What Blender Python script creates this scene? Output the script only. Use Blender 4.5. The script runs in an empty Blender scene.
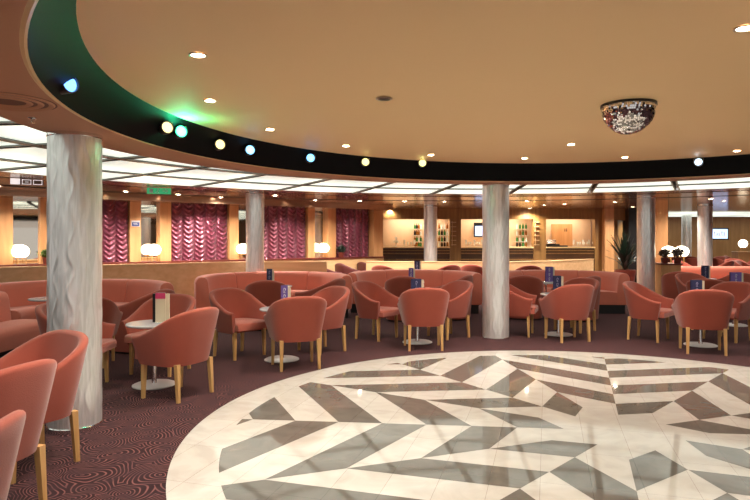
import bpy, bmesh, math, random
from math import sin, cos, pi, radians, hypot, atan2, sqrt
from mathutils import Vector, Matrix
random.seed(7)
S = bpy.context.scene
COL = S.collection

# ------------------------------------------------------------------ materials
def rgb(r, g, b):
    f = lambda c: (c/255/12.92) if c/255 <= .04045 else ((c/255+.055)/1.055)**2.4
    return (f(r), f(g), f(b), 1)

def mat(name, col, rough=.5, metal=0, var=.08, scale=6, bump=0, bscale=60, emit=None, estr=0, spec=.5, sheen=0, coat=0, trans=0):
    m = bpy.data.materials.new(name); m.use_nodes = True
    nt = m.node_tree; N = nt.nodes; L = nt.links
    b = N['Principled BSDF']
    b.inputs['Roughness'].default_value = rough
    b.inputs['Metallic'].default_value = metal
    b.inputs['Specular IOR Level'].default_value = spec
    b.inputs['Sheen Weight'].default_value = sheen
    b.inputs['Coat Weight'].default_value = coat
    b.inputs['Transmission Weight'].default_value = trans
    tc = N.new('ShaderNodeTexCoord')
    no = N.new('ShaderNodeTexNoise'); no.inputs['Scale'].default_value = scale; no.inputs['Detail'].default_value = 3
    L.new(tc.outputs['Object'], no.inputs['Vector'])
    mx = N.new('ShaderNodeMix'); mx.data_type = 'RGBA'
    c = col
    mx.inputs[6].default_value = (c[0]*(1-var), c[1]*(1-var), c[2]*(1-var), 1)
    mx.inputs[7].default_value = (min(1, c[0]*(1+var)), min(1, c[1]*(1+var)), min(1, c[2]*(1+var)), 1)
    L.new(no.outputs['Fac'], mx.inputs[0]); L.new(mx.outputs[2], b.inputs['Base Color'])
    if bump:
        n2 = N.new('ShaderNodeTexNoise'); n2.inputs['Scale'].default_value = bscale
        L.new(tc.outputs['Object'], n2.inputs['Vector'])
        bp = N.new('ShaderNodeBump'); bp.inputs['Strength'].default_value = bump; bp.inputs['Distance'].default_value = .01
        L.new(n2.outputs['Fac'], bp.inputs['Height']); L.new(bp.outputs['Normal'], b.inputs['Normal'])
    if emit:
        b.inputs['Emission Color'].default_value = emit
        b.inputs['Emission Strength'].default_value = estr
    return m

def wood_mat(name, col, dark, rough=.4, scale=1.2, axis='Z'):
    m = mat(name, col, rough)
    nt = m.node_tree; N = nt.nodes; L = nt.links; b = N['Principled BSDF']
    tc = N.new('ShaderNodeTexCoord'); mp = N.new('ShaderNodeMapping')
    mp.inputs['Scale'].default_value = {'Z': (9, 9, .7), 'X': (.7, 9, 9)}[axis]
    L.new(tc.outputs['Object'], mp.inputs['Vector'])
    no = N.new('ShaderNodeTexNoise'); no.inputs['Scale'].default_value = scale; no.inputs['Detail'].default_value = 6
    no.inputs['Distortion'].default_value = .6
    L.new(mp.outputs[0], no.inputs['Vector'])
    cr = N.new('ShaderNodeValToRGB'); cr.color_ramp.elements[0].position = .3; cr.color_ramp.elements[1].position = .7
    cr.color_ramp.elements[0].color = dark; cr.color_ramp.elements[1].color = col
    L.new(no.outputs['Fac'], cr.inputs[0]); L.new(cr.outputs[0], b.inputs['Base Color'])
    return m

M = {}
M['salmon'] = mat('salmon_velvet', (.325, .068, .042, 1), .75, var=.10, scale=5, bump=.15, bscale=180, sheen=.25, spec=.25)
M['salmon_edge'] = mat('salmon_velvet_cushion', (.38, .095, .063, 1), .75, var=.08, scale=5, bump=.15, bscale=180, sheen=.3, spec=.25)
M['sofa'] = mat('pink_salmon_velvet', (.58, .155, .10, 1), .75, var=.08, scale=4, bump=.15, bscale=160, sheen=.3, spec=.25)
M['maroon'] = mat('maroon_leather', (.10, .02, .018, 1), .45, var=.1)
M['plinth'] = mat('black_plinth', (.008, .007, .008, 1), .6)
M['leg'] = wood_mat('beech_leg', rgb(210, 168, 112), rgb(188, 142, 86), .4, 3)
M['oak'] = wood_mat('oak_panel', rgb(208, 158, 110), rgb(190, 138, 90), .38)
M['oak_h'] = wood_mat('oak_panel_level', rgb(222, 184, 140), rgb(206, 164, 118), .38, axis='X')
M['oak_light'] = mat('pale_wood_cap', rgb(232, 200, 150), .35)
M['bar_wood'] = wood_mat('bar_wood', rgb(158, 118, 66), rgb(130, 94, 50), .4)
M['bar_dark'] = wood_mat('bar_dark_wood', rgb(92, 58, 30), rgb(60, 36, 20), .4, axis='X')
M['dark_wood'] = wood_mat('dark_red_wood', rgb(110, 46, 34), rgb(80, 30, 24), .35, axis='X')
M['black'] = mat('matt_black', (.006, .006, .007, 1), .35)
M['band'] = mat('black_band', (.004, .005, .006, 1), .6, spec=.08)
M['dome'] = mat('dome_paint', (.95, .66, .355, 1), .7, var=.03, scale=.6)
M['soffit'] = mat('soffit_paint', (.56, .29, .17, 1), .6, var=.04, scale=.8)
M['copper'] = mat('polished_copper_ceiling', (.50, .32, .22, 1), .16, metal=.55, var=.12, scale=.8)
M['outer'] = mat('brown_glossy_ceiling', (.36, .20, .13, 1), .22, metal=.2, var=.1, scale=.8)
M['groove'] = mat('dark_ceiling_groove', (.05, .03, .022, 1), .3)
M['mullion'] = mat('grey_mullion', (.22, .23, .21, 1), .4, metal=.3)
M['panel'] = mat('frosted_glowing_panel', (.8, .82, .78, 1), .3, var=.03, emit=(.90, 1, .87, 1), estr=.66)
def vary_glow(m, lo, hi):
    N = m.node_tree.nodes; L = m.node_tree.links; tc = N.new('ShaderNodeTexCoord'); no = N.new('ShaderNodeTexNoise'); no.inputs['Scale'].default_value = .9
    L.new(tc.outputs['Object'], no.inputs['Vector']); mr = N.new('ShaderNodeMapRange'); mr.inputs[1].default_value = .35; mr.inputs[2].default_value = .65
    mr.inputs[3].default_value = lo; mr.inputs[4].default_value = hi
    L.new(no.outputs['Fac'], mr.inputs[0]); L.new(mr.outputs[0], N['Principled BSDF'].inputs['Emission Strength'])
vary_glow(M['panel'], .42, .72)
M['chrome'] = mat('chrome', (.8, .8, .8, 1), .12, metal=1, var=.02)
M['disc'] = mat('pale_grey_steel_disc', (.62, .58, .58, 1), .28, metal=.3, var=.04)
M['tabletop'] = mat('pale_grey_tabletop', (.52, .50, .52, 1), .15, var=.05)
M['mirror'] = mat('mirror_glass', (.85, .8, .72, 1), .03, metal=1, var=.01)
M['globe'] = mat('glowing_white_globe', (1, .95, .85, 1), .4, emit=(1, .86, .62, 1), estr=4)
M['lamp_disc'] = mat('glowing_downlight', (1, 1, 1, 1), .4, emit=(1, .86, .66, 1), estr=40)
M['trim'] = mat('downlight_trim', (.55, .45, .35, 1), .3, metal=.6)
M['magenta'] = mat('magenta_satin', (.165, .020, .052, 1), .26, metal=.5, var=.25, scale=9, sheen=.4, spec=.8)
M['purple'] = mat('purple_card', (.14, .085, .30, 1), .4, var=.25, scale=20)
M['navy'] = mat('navy_card', (.025, .03, .09, 1), .4, var=.2, scale=20)
M['cream'] = mat('cream_card', (.62, .52, .38, 1), .5)
M['pinkcard'] = mat('magenta_card', (.55, .04, .14, 1), .45)
M['white'] = mat('white_print', (.8, .78, .82, 1), .5)
M['printgrey'] = mat('lilac_print', (.45, .42, .62, 1), .5)
M['leaf'] = mat('dark_green_leaf', (.006, .016, .009, 1), .4, var=.4)
M['leafbrown'] = mat('brown_foliage', (.07, .03, .02, 1), .6, var=.4)
M['green_sign'] = mat('green_exit_sign', (.02, .25, .09, 1), .4, emit=(.05, .5, .2, 1), estr=.35)
M['sign_white'] = mat('white_sign_face', (.9, .85, .85, 1), .4, emit=(1, .9, .88, 1), estr=.5)
M['sign_brown'] = mat('brown_sign_face', (.2, .11, .08, 1), .4)
M['blue_sign'] = mat('blue_sign_face', (.05, .09, .30, 1), .4)
M['screen'] = mat('lit_screen', (.1, .15, .3, 1), .2, emit=(.45, .62, 1, 1), estr=1.3)
M['bar_back'] = mat('cream_bar_backing', (.80, .60, .43, 1), .5)
M['bottle_green'] = mat('green_bottle_glass', (.05, .22, .06, 1), .1)
M['bottle_amber'] = mat('amber_bottle_glass', (.30, .11, .02, 1), .1)
M['bottle_dark'] = mat('dark_bottle_glass', (.03, .02, .02, 1), .1)
M['bottle_clear'] = mat('clear_bottle_glass', (.8, .82, .78, 1), .08)
M['grille'] = mat('brown_slot_grille', (.16, .06, .035, 1), .6)

# ribbed silver leaf for the columns
def column_mat():
    m = mat('silver_relief_cladding', (.94, .94, .95, 1), .30, metal=.68, var=.06, scale=4)
    nt = m.node_tree; N = nt.nodes; L = nt.links; b = N['Principled BSDF']
    uv = N.new('ShaderNodeUVMap'); mp = N.new('ShaderNodeMapping'); mp.inputs['Scale'].default_value = (22, 3.2, 1)
    L.new(uv.outputs[0], mp.inputs['Vector'])
    no = N.new('ShaderNodeTexNoise'); no.inputs['Scale'].default_value = 1.6; no.inputs['Detail'].default_value = 2; no.inputs['Distortion'].default_value = 1.2
    L.new(mp.outputs[0], no.inputs['Vector'])
    bp = N.new('ShaderNodeBump'); bp.inputs['Strength'].default_value = .12; bp.inputs['Distance'].default_value = .01
    L.new(no.outputs['Fac'], bp.inputs['Height']); L.new(bp.outputs['Normal'], b.inputs['Normal'])
    cr = N.new('ShaderNodeValToRGB'); cr.color_ramp.elements[0].position = .40; cr.color_ramp.elements[1].position = .58
    cr.color_ramp.elements[0].color = (.80, .80, .80, 1); cr.color_ramp.elements[1].color = (.94, .94, .95, 1)
    L.new(no.outputs['Fac'], cr.inputs[0]); L.new(cr.outputs[0], b.inputs['Base Color'])
    return m
M['column'] = column_mat()

def carpet_mat():
    m = mat('swirl_carpet', (.05, .02, .03, 1), .95, spec=.1)
    nt = m.node_tree; N = nt.nodes; L = nt.links; b = N['Principled BSDF']
    tc = N.new('ShaderNodeTexCoord')
    nz = N.new('ShaderNodeTexNoise'); nz.inputs['Scale'].default_value = 2.2; nz.inputs['Detail'].default_value = 1
    L.new(tc.outputs['Object'], nz.inputs['Vector'])
    mixv = N.new('ShaderNodeMix'); mixv.data_type = 'RGBA'; mixv.inputs[0].default_value = .22
    L.new(tc.outputs['Object'], mixv.inputs[6]); L.new(nz.outputs['Color'], mixv.inputs[7])
    vo = N.new('ShaderNodeTexVoronoi'); vo.inputs['Scale'].default_value = 5.2; vo.voronoi_dimensions = '2D'
    L.new(mixv.outputs[2], vo.inputs['Vector'])
    ml = N.new('ShaderNodeMath'); ml.operation = 'MULTIPLY'; ml.inputs[1].default_value = 62
    L.new(vo.outputs['Distance'], ml.inputs[0])
    sn = N.new('ShaderNodeMath'); sn.operation = 'SINE'; L.new(ml.outputs[0], sn.inputs[0])
    cr = N.new('ShaderNodeValToRGB'); cr.color_ramp.elements[0].position = .45; cr.color_ramp.elements[1].position = .9
    cr.color_ramp.elements[0].color = (.030, .014, .016, 1); cr.color_ramp.elements[1].color = (.19, .08, .078, 1)
    L.new(sn.outputs[0], cr.inputs[0])
    n3 = N.new('ShaderNodeTexNoise'); n3.inputs['Scale'].default_value = 9; n3.inputs['Detail'].default_value = 4
    L.new(tc.outputs['Object'], n3.inputs['Vector'])
    mx = N.new('ShaderNodeMix'); mx.data_type = 'RGBA'
    mx.inputs[7].default_value = (.045, .024, .029, 1)
    r2 = N.new('ShaderNodeMapRange'); r2.inputs[1].default_value = .42; r2.inputs[2].default_value = .7; r2.inputs[4].default_value = .75
    L.new(n3.outputs['Fac'], r2.inputs[0]); L.new(r2.outputs[0], mx.inputs[0])
    L.new(cr.outputs[0], mx.inputs[6]); L.new(mx.outputs[2], b.inputs['Base Color'])
    return m
M['carpet'] = carpet_mat()

def marble_mat(name, a, bcol, rough):
    m = mat(name, a, rough, coat=.0)
    nt = m.node_tree; N = nt.nodes; L = nt.links; b = N['Principled BSDF']
    tc = N.new('ShaderNodeTexCoord')
    no = N.new('ShaderNodeTexNoise'); no.inputs['Scale'].default_value = 3.5; no.inputs['Detail'].default_value = 8; no.inputs['Distortion'].default_value = 1.5
    L.new(tc.outputs['Object'], no.inputs['Vector'])
    cr = N.new('ShaderNodeValToRGB'); cr.color_ramp.elements[0].position = .35; cr.color_ramp.elements[1].position = .62
    cr.color_ramp.elements[0].color = bcol; cr.color_ramp.elements[1].color = a
    L.new(no.outputs['Fac'], cr.inputs[0])
    mp = N.new('ShaderNodeMapping'); mp.inputs['Rotation'].default_value = (0, 0, radians(16))
    L.new(tc.outputs['Object'], mp.inputs['Vector'])
    br = N.new('ShaderNodeTexBrick'); br.offset = 0; br.inputs['Scale'].default_value = 1
    br.inputs['Brick Width'].default_value = .3; br.inputs['Row Height'].default_value = .6
    br.inputs['Mortar Size'].default_value = .0012; br.inputs['Mortar Smooth'].default_value = .1
    br.inputs['Color1'].default_value = (1, 1, 1, 1); br.inputs['Color2'].default_value = (.94, .93, .91, 1); br.inputs['Mortar'].default_value = (.5, .46, .42, 1)
    L.new(mp.outputs[0], br.inputs['Vector'])
    mu = N.new('ShaderNodeMix'); mu.data_type = 'RGBA'; mu.blend_type = 'MULTIPLY'; mu.inputs[0].default_value = 1
    L.new(cr.outputs[0], mu.inputs[6]); L.new(br.outputs['Color'], mu.inputs[7]); L.new(mu.outputs[2], b.inputs['Base Color'])
    return m
M['marble'] = marble_mat('cream_marble', (.57, .545, .51, 1), (.50, .47, .435, 1), .06)
M['marble_dark'] = marble_mat('grey_brown_marble', (.155, .143, .127, 1), (.125, .115, .102, 1), .045)

# ------------------------------------------------------------------ mesh tools
class MB:
    def __init__(s): s.v = []; s.f = []; s.mi = []; s.uv = None
    def add(s, vs, fs, mi=0):
        o = len(s.v); s.v += [tuple(p) for p in vs]; s.f += [tuple(i+o for i in f) for f in fs]; s.mi += [mi]*len(fs); return s
    def box(s, x0, x1, y0, y1, z0, z1, mi=0, M4=None):
        vs = [(x, y, z) for z in (z0, z1) for y in (y0, y1) for x in (x0, x1)]
        if M4 is not None: vs = [tuple(M4 @ Vector(p)) for p in vs]
        return s.add(vs, [(0, 2, 3, 1), (4, 5, 7, 6), (0, 1, 5, 4), (2, 6, 7, 3), (0, 4, 6, 2), (1, 3, 7, 5)], mi)
    def lathe(s, prof, n=24, c=(0, 0, 0), mi=0, a0=0, a1=2*pi):
        full = abs(a1-a0-2*pi) < 1e-6; k = n if full else n+1
        vs = []
        for (r, z) in prof:
            for i in range(k):
                a = a0+(a1-a0)*i/n
                vs.append((c[0]+r*cos(a), c[1]+r*sin(a), c[2]+z))
        fs = []
        for j in range(len(prof)-1):
            for i in range(n):
                i2 = (i+1) % k
                fs.append((j*k+i, j*k+i2, (j+1)*k+i2, (j+1)*k+i))
        return s.add(vs, fs, mi)
    def tube(s, pts, r, n=8, mi=0):
        pts = [Vector(p) for p in pts]; vs = []; fs = []
        for i, p in enumerate(pts):
            d = (pts[min(i+1, len(pts)-1)]-pts[max(i-1, 0)]).normalized()
            u = d.cross(Vector((0, 0, 1)));  u = u if u.length > 1e-3 else Vector((1, 0, 0)); u.normalize(); w = d.cross(u)
            rr = r[i] if isinstance(r, (list, tuple)) else r
            for k in range(n):
                a = 2*pi*k/n; vs.append(p+rr*(cos(a)*u+sin(a)*w))
        for i in range(len(pts)-1):
            for k in range(n): fs.append((i*n+k, i*n+(k+1) % n, (i+1)*n+(k+1) % n, (i+1)*n+k))
        fs.append(tuple(range(n))[::-1]); fs.append(tuple(range((len(pts)-1)*n, len(pts)*n)))
        return s.add(vs, fs, mi)
    def sphere(s, c, r, n=20, m=12, sz=1, mi=0):
        prof = [(max(1e-4, r*sin(pi*j/m)), -r*sz*cos(pi*j/m)) for j in range(m+1)]
        return s.lathe(prof, n, c, mi)
    def build(s, name, mats, parent=None, loc=None, rotz=0, sharp=35, bevel=0, shade=True):
        me = bpy.data.meshes.new(name); me.from_pydata(s.v, [], s.f)
        if not isinstance(mats, (list, tuple)): mats = [mats]
        for m in mats: me.materials.append(m)
        me.polygons.foreach_set('material_index', s.mi)
        bm = bmesh.new(); bm.from_mesh(me); bmesh.ops.remove_doubles(bm, verts=bm.verts, dist=1e-5)
        bmesh.ops.recalc_face_normals(bm, faces=bm.faces); bm.to_mesh(me); bm.free()
        if shade:
            me.polygons.foreach_set('use_smooth', [True]*len(me.polygons))
            me.set_sharp_from_angle(angle=radians(sharp))
        me.update()
        o = bpy.data.objects.new(name, me); COL.objects.link(o)
        if parent: o.parent = parent
        if loc: o.location = loc
        o.rotation_euler.z = rotz
        if bevel:
            b = o.modifiers.new('bevel', 'BEVEL'); b.width = bevel; b.segments = 2; b.limit_method = 'ANGLE'
        return o

def tag(o, label=None, cat=None, group=None, kind=None):
    if label: o['label'] = label
    if cat: o['category'] = cat
    if group: o['group'] = group
    if kind: o['kind'] = kind
    return o
def struct(o): o['kind'] = 'structure'; return o
def empty(name, loc=(0, 0, 0), rz=0, label=None, cat=None, group=None):
    o = bpy.data.objects.new(name, None); COL.objects.link(o); o.empty_display_size = .1
    o.location = loc; o.rotation_euler.z = rz
    return tag(o, label, cat, group)
def dup(root, loc, rz=0, label=None, group=None):
    r = root.copy(); COL.objects.link(r); r.location = loc; r.rotation_euler.z = rz
    if label: r['label'] = label
    if group: r['group'] = group
    for ch in [c for c in bpy.data.objects if c.parent == root]:
        c = ch.copy(); COL.objects.link(c); c.parent = r
        for g in [k for k in bpy.data.objects if k.parent == ch]:
            d = g.copy(); COL.objects.link(d); d.parent = c
    return r
EYE = 1.5
def X(px, y): return (px-375)/600*y
def onceil(px, py, z): y = (z-EYE)*600/(239-py); return X(px, y), y
def face(dx, dy): return atan2(dy, dx)-pi/2          # rotation so that local +Y points along (dx, dy)

# ------------------------------------------------------------------ camera
cam = bpy.data.cameras.new('camera'); co = bpy.data.objects.new('camera', cam); COL.objects.link(co)
co.location = (0, 0, EYE); co.rotation_euler = (pi/2, 0, 0)
cam.sensor_width = 36; cam.lens = 28.8; cam.shift_y = -11/750; cam.clip_start = .05; cam.clip_end = 200
S.camera = co

# ------------------------------------------------------------------ floor
mb = MB(); mb.add([(-14, -7, 0), (19, -7, 0), (19, 28, 0), (-14, 28, 0)], [(0, 1, 2, 3)])
struct(mb.build('floor', M['carpet']))

FC = (1.918, 4.66); FR = 3.345; DR = 3.03
def clip_circle(poly, R, n=None):
    # clip a convex polygon (about the origin) to a circle of radius R, following the arc
    out = []
    k = len(poly)
    for i in range(k):
        p, q = Vector(poly[i]), Vector(poly[(i+1) % k])
        pin, qin = p.length <= R+1e-9, q.length <= R+1e-9
        d = q-p; a = d.dot(d); b = 2*p.dot(d); c = p.dot(p)-R*R; disc = b*b-4*a*c
        ts = []
        if disc > 0 and a > 0:
            ts = [t for t in sorted([(-b-sqrt(disc))/(2*a), (-b+sqrt(disc))/(2*a)]) if 1e-6 < t < 1-1e-6]
        if pin: out.append(('p', p))
        for t in ts: out.append(('c', p+d*t))
    if not out: return None
    res = []
    for i, (t, p) in enumerate(out):
        res.append(p)
        t2, p2 = out[(i+1) % len(out)]
        if t == 'c' and t2 == 'c':
            mid = (p+p2)/2
            a1 = atan2(p.y, p.x); a2 = atan2(p2.y, p2.x); d = (a2-a1+pi) % (2*pi)-pi
            # only follow the arc when the chord is not a polygon edge
            onedge = False
            for j in range(k):
                u, v = Vector(poly[j]), Vector(poly[(j+1) % k]); e = (v-u).normalized()
                if abs((p-u).cross(e)) < 1e-5 and abs((p2-u).cross(e)) < 1e-5: onedge = True
            if not onedge:
                for s_ in range(1, 5):
                    a = a1+d*s_/5; res.append(Vector((R*cos(a), R*sin(a))))
    return res
df = MB()
N = 160
df.add([(FR*cos(2*pi*i/N), FR*sin(2*pi*i/N), 0) for i in range(N)]+[(FR*cos(2*pi*i/N), FR*sin(2*pi*i/N), .012) for i in range(N)],
       [tuple(range(N, 2*N))]+[(i, (i+1) % N, N+(i+1) % N, N+i) for i in range(N)])
def pol(r, deg): a = radians(90-deg); return (r*cos(a), r*sin(a))
A0 = 18.5; st = 360/7; half = st/2
def an(k): return .44+.357*k
def bn(k): return .65+.53*k
for s_ in range(7):
    A = A0+s_*st
    for side, par in ((1, 0), (-1, 1)):
        B = A+side*half
        for k in range(par, 9, 2):
            quad = [pol(an(k), A), pol(bn(k), B), pol(bn(k+1), B), pol(an(k+1), A)]
            if Vector(quad[0]).length > DR: continue
            c = clip_circle(quad, DR)
            if c and len(c) >= 3:
                df.add([(p.x, p.y, .0127) for p in c], [tuple(range(len(c)))], 1)
o = df.build('dance_floor', [M['marble'], M['marble_dark']], loc=(FC[0], FC[1], 0), shade=False)
tag(o, 'round polished cream marble dance floor inlaid with a grey chevron star', 'dance floor')

# ------------------------------------------------------------------ ceilings
CC = (2.05, 4.56); R_LO = 4.06; R_UP = 3.90; Z_LO = 2.33; Z_UP = 2.555; R_OUT = 4.62; ZC = 2.5
def annulus(name, r0, r1, z, m, n=160, z2=None):
    b = MB(); b.lathe([(r0, z), (r1, z if z2 is None else z2)], n); o = b.build(name, m, loc=(CC[0], CC[1], 0)); return struct(o)
b = MB(); b.add([(R_UP*1.03*cos(2*pi*i/160), R_UP*1.03*sin(2*pi*i/160), Z_UP) for i in range(160)], [tuple(range(160))])
struct(b.build('ceiling', M['dome'], loc=(CC[0], CC[1], 0), shade=False))
UC = (.08, -.09)
b = MB(); n_ = 200
b.add([(R_LO*cos(2*pi*i/n_), R_LO*sin(2*pi*i/n_), Z_LO) for i in range(n_)]+[(UC[0]+R_UP*cos(2*pi*i/n_), UC[1]+R_UP*sin(2*pi*i/n_), Z_UP) for i in range(n_)],
      [(i, (i+1) % n_, n_+(i+1) % n_, n_+i) for i in range(n_)])
struct(b.build('trim_1', M['band'], loc=(CC[0], CC[1], 0)))                 # black band round the dome
b = MB(); b.lathe([(R_LO, Z_LO+.001), (R_LO+.012, Z_LO-.006), (R_LO+.03, Z_LO)], 160)
struct(b.build('trim_2', M['oak_light'], loc=(CC[0], CC[1], 0)))
annulus('trim_3', R_LO+.03, R_OUT, Z_LO, M['soffit'])
annulus('trim_4', R_OUT, R_OUT, Z_LO, M['soffit'], z2=2.6)
PR = [R_OUT+.02, 5.86, 7.22, 8.66]; G0 = 10.95; G1 = 11.3
annulus('ceiling', R_OUT, 8.75, 2.54, M['mullion'])
annulus('ceiling', 8.75, G0, ZC, M['outer'])
b = MB(); b.lathe([(G0, ZC), (G0, 2.56), (G1, 2.56), (G1, ZC)], 160); struct(b.build('trim_5', M['groove'], loc=(CC[0], CC[1], 0)))
annulus('ceiling', G1, 34, ZC, M['copper'])
annulus('trim_6', 8.66, 8.80, ZC-.012, M['outer'])
annulus('trim_7', 9.6, 10.9, ZC-.008, M['copper'])
# mullions
b = MB()
for r in PR[1:3]: b.lathe([(r-.06, 2.54), (r-.06, ZC-.03), (r+.06, ZC-.03), (r+.06, 2.54)], 160)
struct(b.build('trim_8', M['mullion'], loc=(CC[0], CC[1], 0)))
b = MB()
for k in range(32):
    a = radians(90-(-5.5+11.25*k))
    Mx = Matrix.Rotation(a, 4, 'Z')
    for off in (-.04, .04):
        b.box(R_OUT, 8.66, off-.012, off+.012, ZC-.03, 2.54, M4=Mx)
struct(b.build('trim_9', M['mullion'], loc=(CC[0], CC[1], 0)))
gl = ['frosted glowing ceiling panel in the ring of panels nearest the round dome',
      'frosted glowing ceiling panel in the middle ring of ceiling panels',
      'frosted glowing ceiling panel in the outermost ring of ceiling panels']
gg = ['inner ring of glowing ceiling panels', 'middle ring of glowing ceiling panels', 'outer ring of glowing ceiling panels']
for j in range(3):
    b = MB(); r0 = PR[j]+.06; r1 = PR[j+1]-.06; n = 5; vs = []; da = radians(11.25)/2
    for i in range(n+1):
        t = -1+2*i/n
        for r in (r0, r1):
            aa = (da-.052/r)*t
            vs.append((r*sin(aa), r*cos(aa)))
    V = [(x, y, 0) for x, y in vs]+[(x, y, .02) for x, y in vs]; m_ = len(vs)
    F = []
    for i in range(n): F += [(2*i, 2*i+2, 2*i+3, 2*i+1), (m_+2*i, m_+2*i+1, m_+2*i+3, m_+2*i+2)]
    F += [(0, 1, m_+1, m_), (m_-2, m_-1, 2*m_-1, 2*m_-2)]
    for i in range(n): F += [(2*i, 2*i+2, m_+2*i+2, m_+2*i), (2*i+1, 2*i+3, m_+2*i+3, m_+2*i+1)]
    b.add(V, F)
    proto = b.build('ceiling_light_panel', M['panel'], loc=(CC[0], CC[1], ZC-.012), rotz=-radians(-5.5+11.25*.5), shade=False)
    tag(proto, gl[j], 'ceiling light', gg[j])
    for k in range(1, 32):
        c = proto.copy(); COL.objects.link(c); c.rotation_euler.z = -radians(-5.5+11.25*(k+.5))

# ------------------------------------------------------------------ walls
# slanted curtain wall: y = 18.5 + .77 x
WS = .77; W0 = 18.5; wd = Vector((1, WS, 0)).normalized(); wn = Vector((wd.y, -wd.x, 0)); wang = atan2(WS, 1)
def wallpt(px): y = W0/(1-WS*(px-375)/600); return Vector((X(px, y), y, 0))
ORI = Vector((0, W0, 0))
def wt(px): return (wallpt(px)-ORI).dot(wd)          # distance along the wall
WR = Matrix.Translation(ORI) @ Matrix.Rotation(wang, 4, 'Z')   # local x along the wall, -y into the room
def wbox(t0, t1, d0, d1, z0, z1, name, m, parent=None, kind=True):
    b = MB(); b.box(t0, t1, -d1, -d0, z0, z1)
    o = b.build(name, m, parent); 
    if not parent: o.matrix_world = WR
    if kind: struct(o)
    return o
wbox(-17, .1, -.12, 0, 0, 2.6, 'wall_left', M['oak'])
wbox(-17, .1, 0, .30, 0, .93, 'trim_10', M['oak_h'])
wbox(-17, .1, -.01, .34, .93, .97, 'trim_11', M['dark_wood'])
wbox(-17, .1, 0, .75, 2.36, 2.60, 'trim_12', M['copper'])
# pilasters and mirror niches
niches = [(0, 12, 39, 47), (128, 139, 158, 169), (227, 236, 250, 257), (305, 312, 325, 333)]
for i, (a, b1, c, d) in enumerate(niches):
    wbox(wt(a), wt(b1), .001, .16, .97, 2.36, 'trim_13', M['oak'])
    wbox(wt(c), wt(d), .001, .16, .97, 2.36, 'trim_14', M['oak'])
    o = wbox(wt(b1), wt(c), .001, .02, .97, 2.36, 'wall_mirror', M['mirror'], kind=False)
    tag(o, ['tall mirror panel at the far left, left of the big near column', 'tall mirror panel left of the widest magenta curtain',
            'tall mirror panel beside the column behind the long sofa', 'tall mirror panel between the two right magenta curtains'][i], 'mirror')
    if i == 0: wbox(wt(-60), wt(a), .001, .16, .97, 2.36, 'trim_13', M['oak'])
wbox(wt(368), wt(377), .001, .3, 0, 2.36, 'trim_15', M['oak'])
def curtain(px0, px1, label):
    t0, t1 = wt(px0), wt(px1); w = t1-t0; z0, z1 = .97, 2.36; ncol = max(3, round(w/.27)); nx = ncol*14; nz = 110
    b = MB(); vs = []
    for j in range(nz+1):
        z = z0+(z1-z0)*j/nz
        for i in range(nx+1):
            x = w*i/nx; u = (x/w*ncol) % 1*2-1
            c = int(min(ncol-1, x/w*ncol))
            amp = .55+.45*sin(c*2.3+z*3)
            ph = (z-.13*abs(u)**1.4+.02*sin(c*5))/.115
            rg = abs(sin(pi*ph))
            d = .05+.05*(1-u*u)+.045*(1-rg)**1.3*(1-abs(u)**3)*(.7+.3*amp)
            vs.append((t0+x, -d, z))
    fs = [(j*(nx+1)+i, j*(nx+1)+i+1, (j+1)*(nx+1)+i+1, (j+1)*(nx+1)+i) for j in range(nz) for i in range(nx)]
    b.add(vs, fs); o = b.build('festoon_curtain', M['magenta'], sharp=80); o.matrix_world = WR
    tag(o, label, 'curtain')
curtain(47, 127.5, 'magenta ruched satin curtain partly behind the big near column')
curtain(169.5, 226.5, 'widest fully visible magenta ruched satin curtain, left of the slim column')
curtain(257.5, 304.5, 'magenta ruched satin curtain just right of the slim column behind the sofa')
curtain(333.5, 367.5, 'rightmost magenta ruched satin curtain, next to the bar wall')

# bar wall at y = 20
BY = 20.0
def wb(name, x0, x1, y0, y1, z0, z1, m, st=True, parent=None, bevel=0):
    b = MB(); b.box(x0, x1, y0, y1, z0, z1); o = b.build(name, m, parent, bevel=bevel)
    if st: struct(o)
    return o
ops = [(X(383, BY), X(450, BY)), (X(461, BY), X(533.5, BY)), (X(546, BY), X(595, BY))]
ZB0, ZB1 = 1.235, 2.165
xs = [-.15]+[v for o in ops for v in o]+[X(602, BY)]
for i in range(0, 8, 2): wb('wall_back', xs[i], xs[i+1], BY, BY+.25, 0, 2.6, M['bar_wood'])
for i, (a, c) in enumerate(ops):
    wb('wall_back', a, c, BY, BY+.25, ZB1, 2.6, M['bar_wood'])
    wb('wall_back', a, c, BY+.06, BY+.25, 0, ZB0-.04, M['bar_dark'])
    for z in (.55, .8, 1.0, 1.1): wb('trim_16', a, c, BY+.02, BY+.06, z, z+.035, M['bar_wood'])
    wb('trim_17', a, c, BY-.03, BY+.9, ZB0-.04, ZB0, M['oak_light'])
wb('wall_back', -.15, X(602, BY), BY+1.0, BY+1.1, 1.0, 2.6, M['bar_back'])
wb('wall_back', -.25, -.15, BY, BY+1.1, 0, 2.6, M['bar_wood'])
wb('ceiling', -.15, X(602, BY), BY+.25, BY+1.0, 2.3, 2.34, M['bar_back'])
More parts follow.
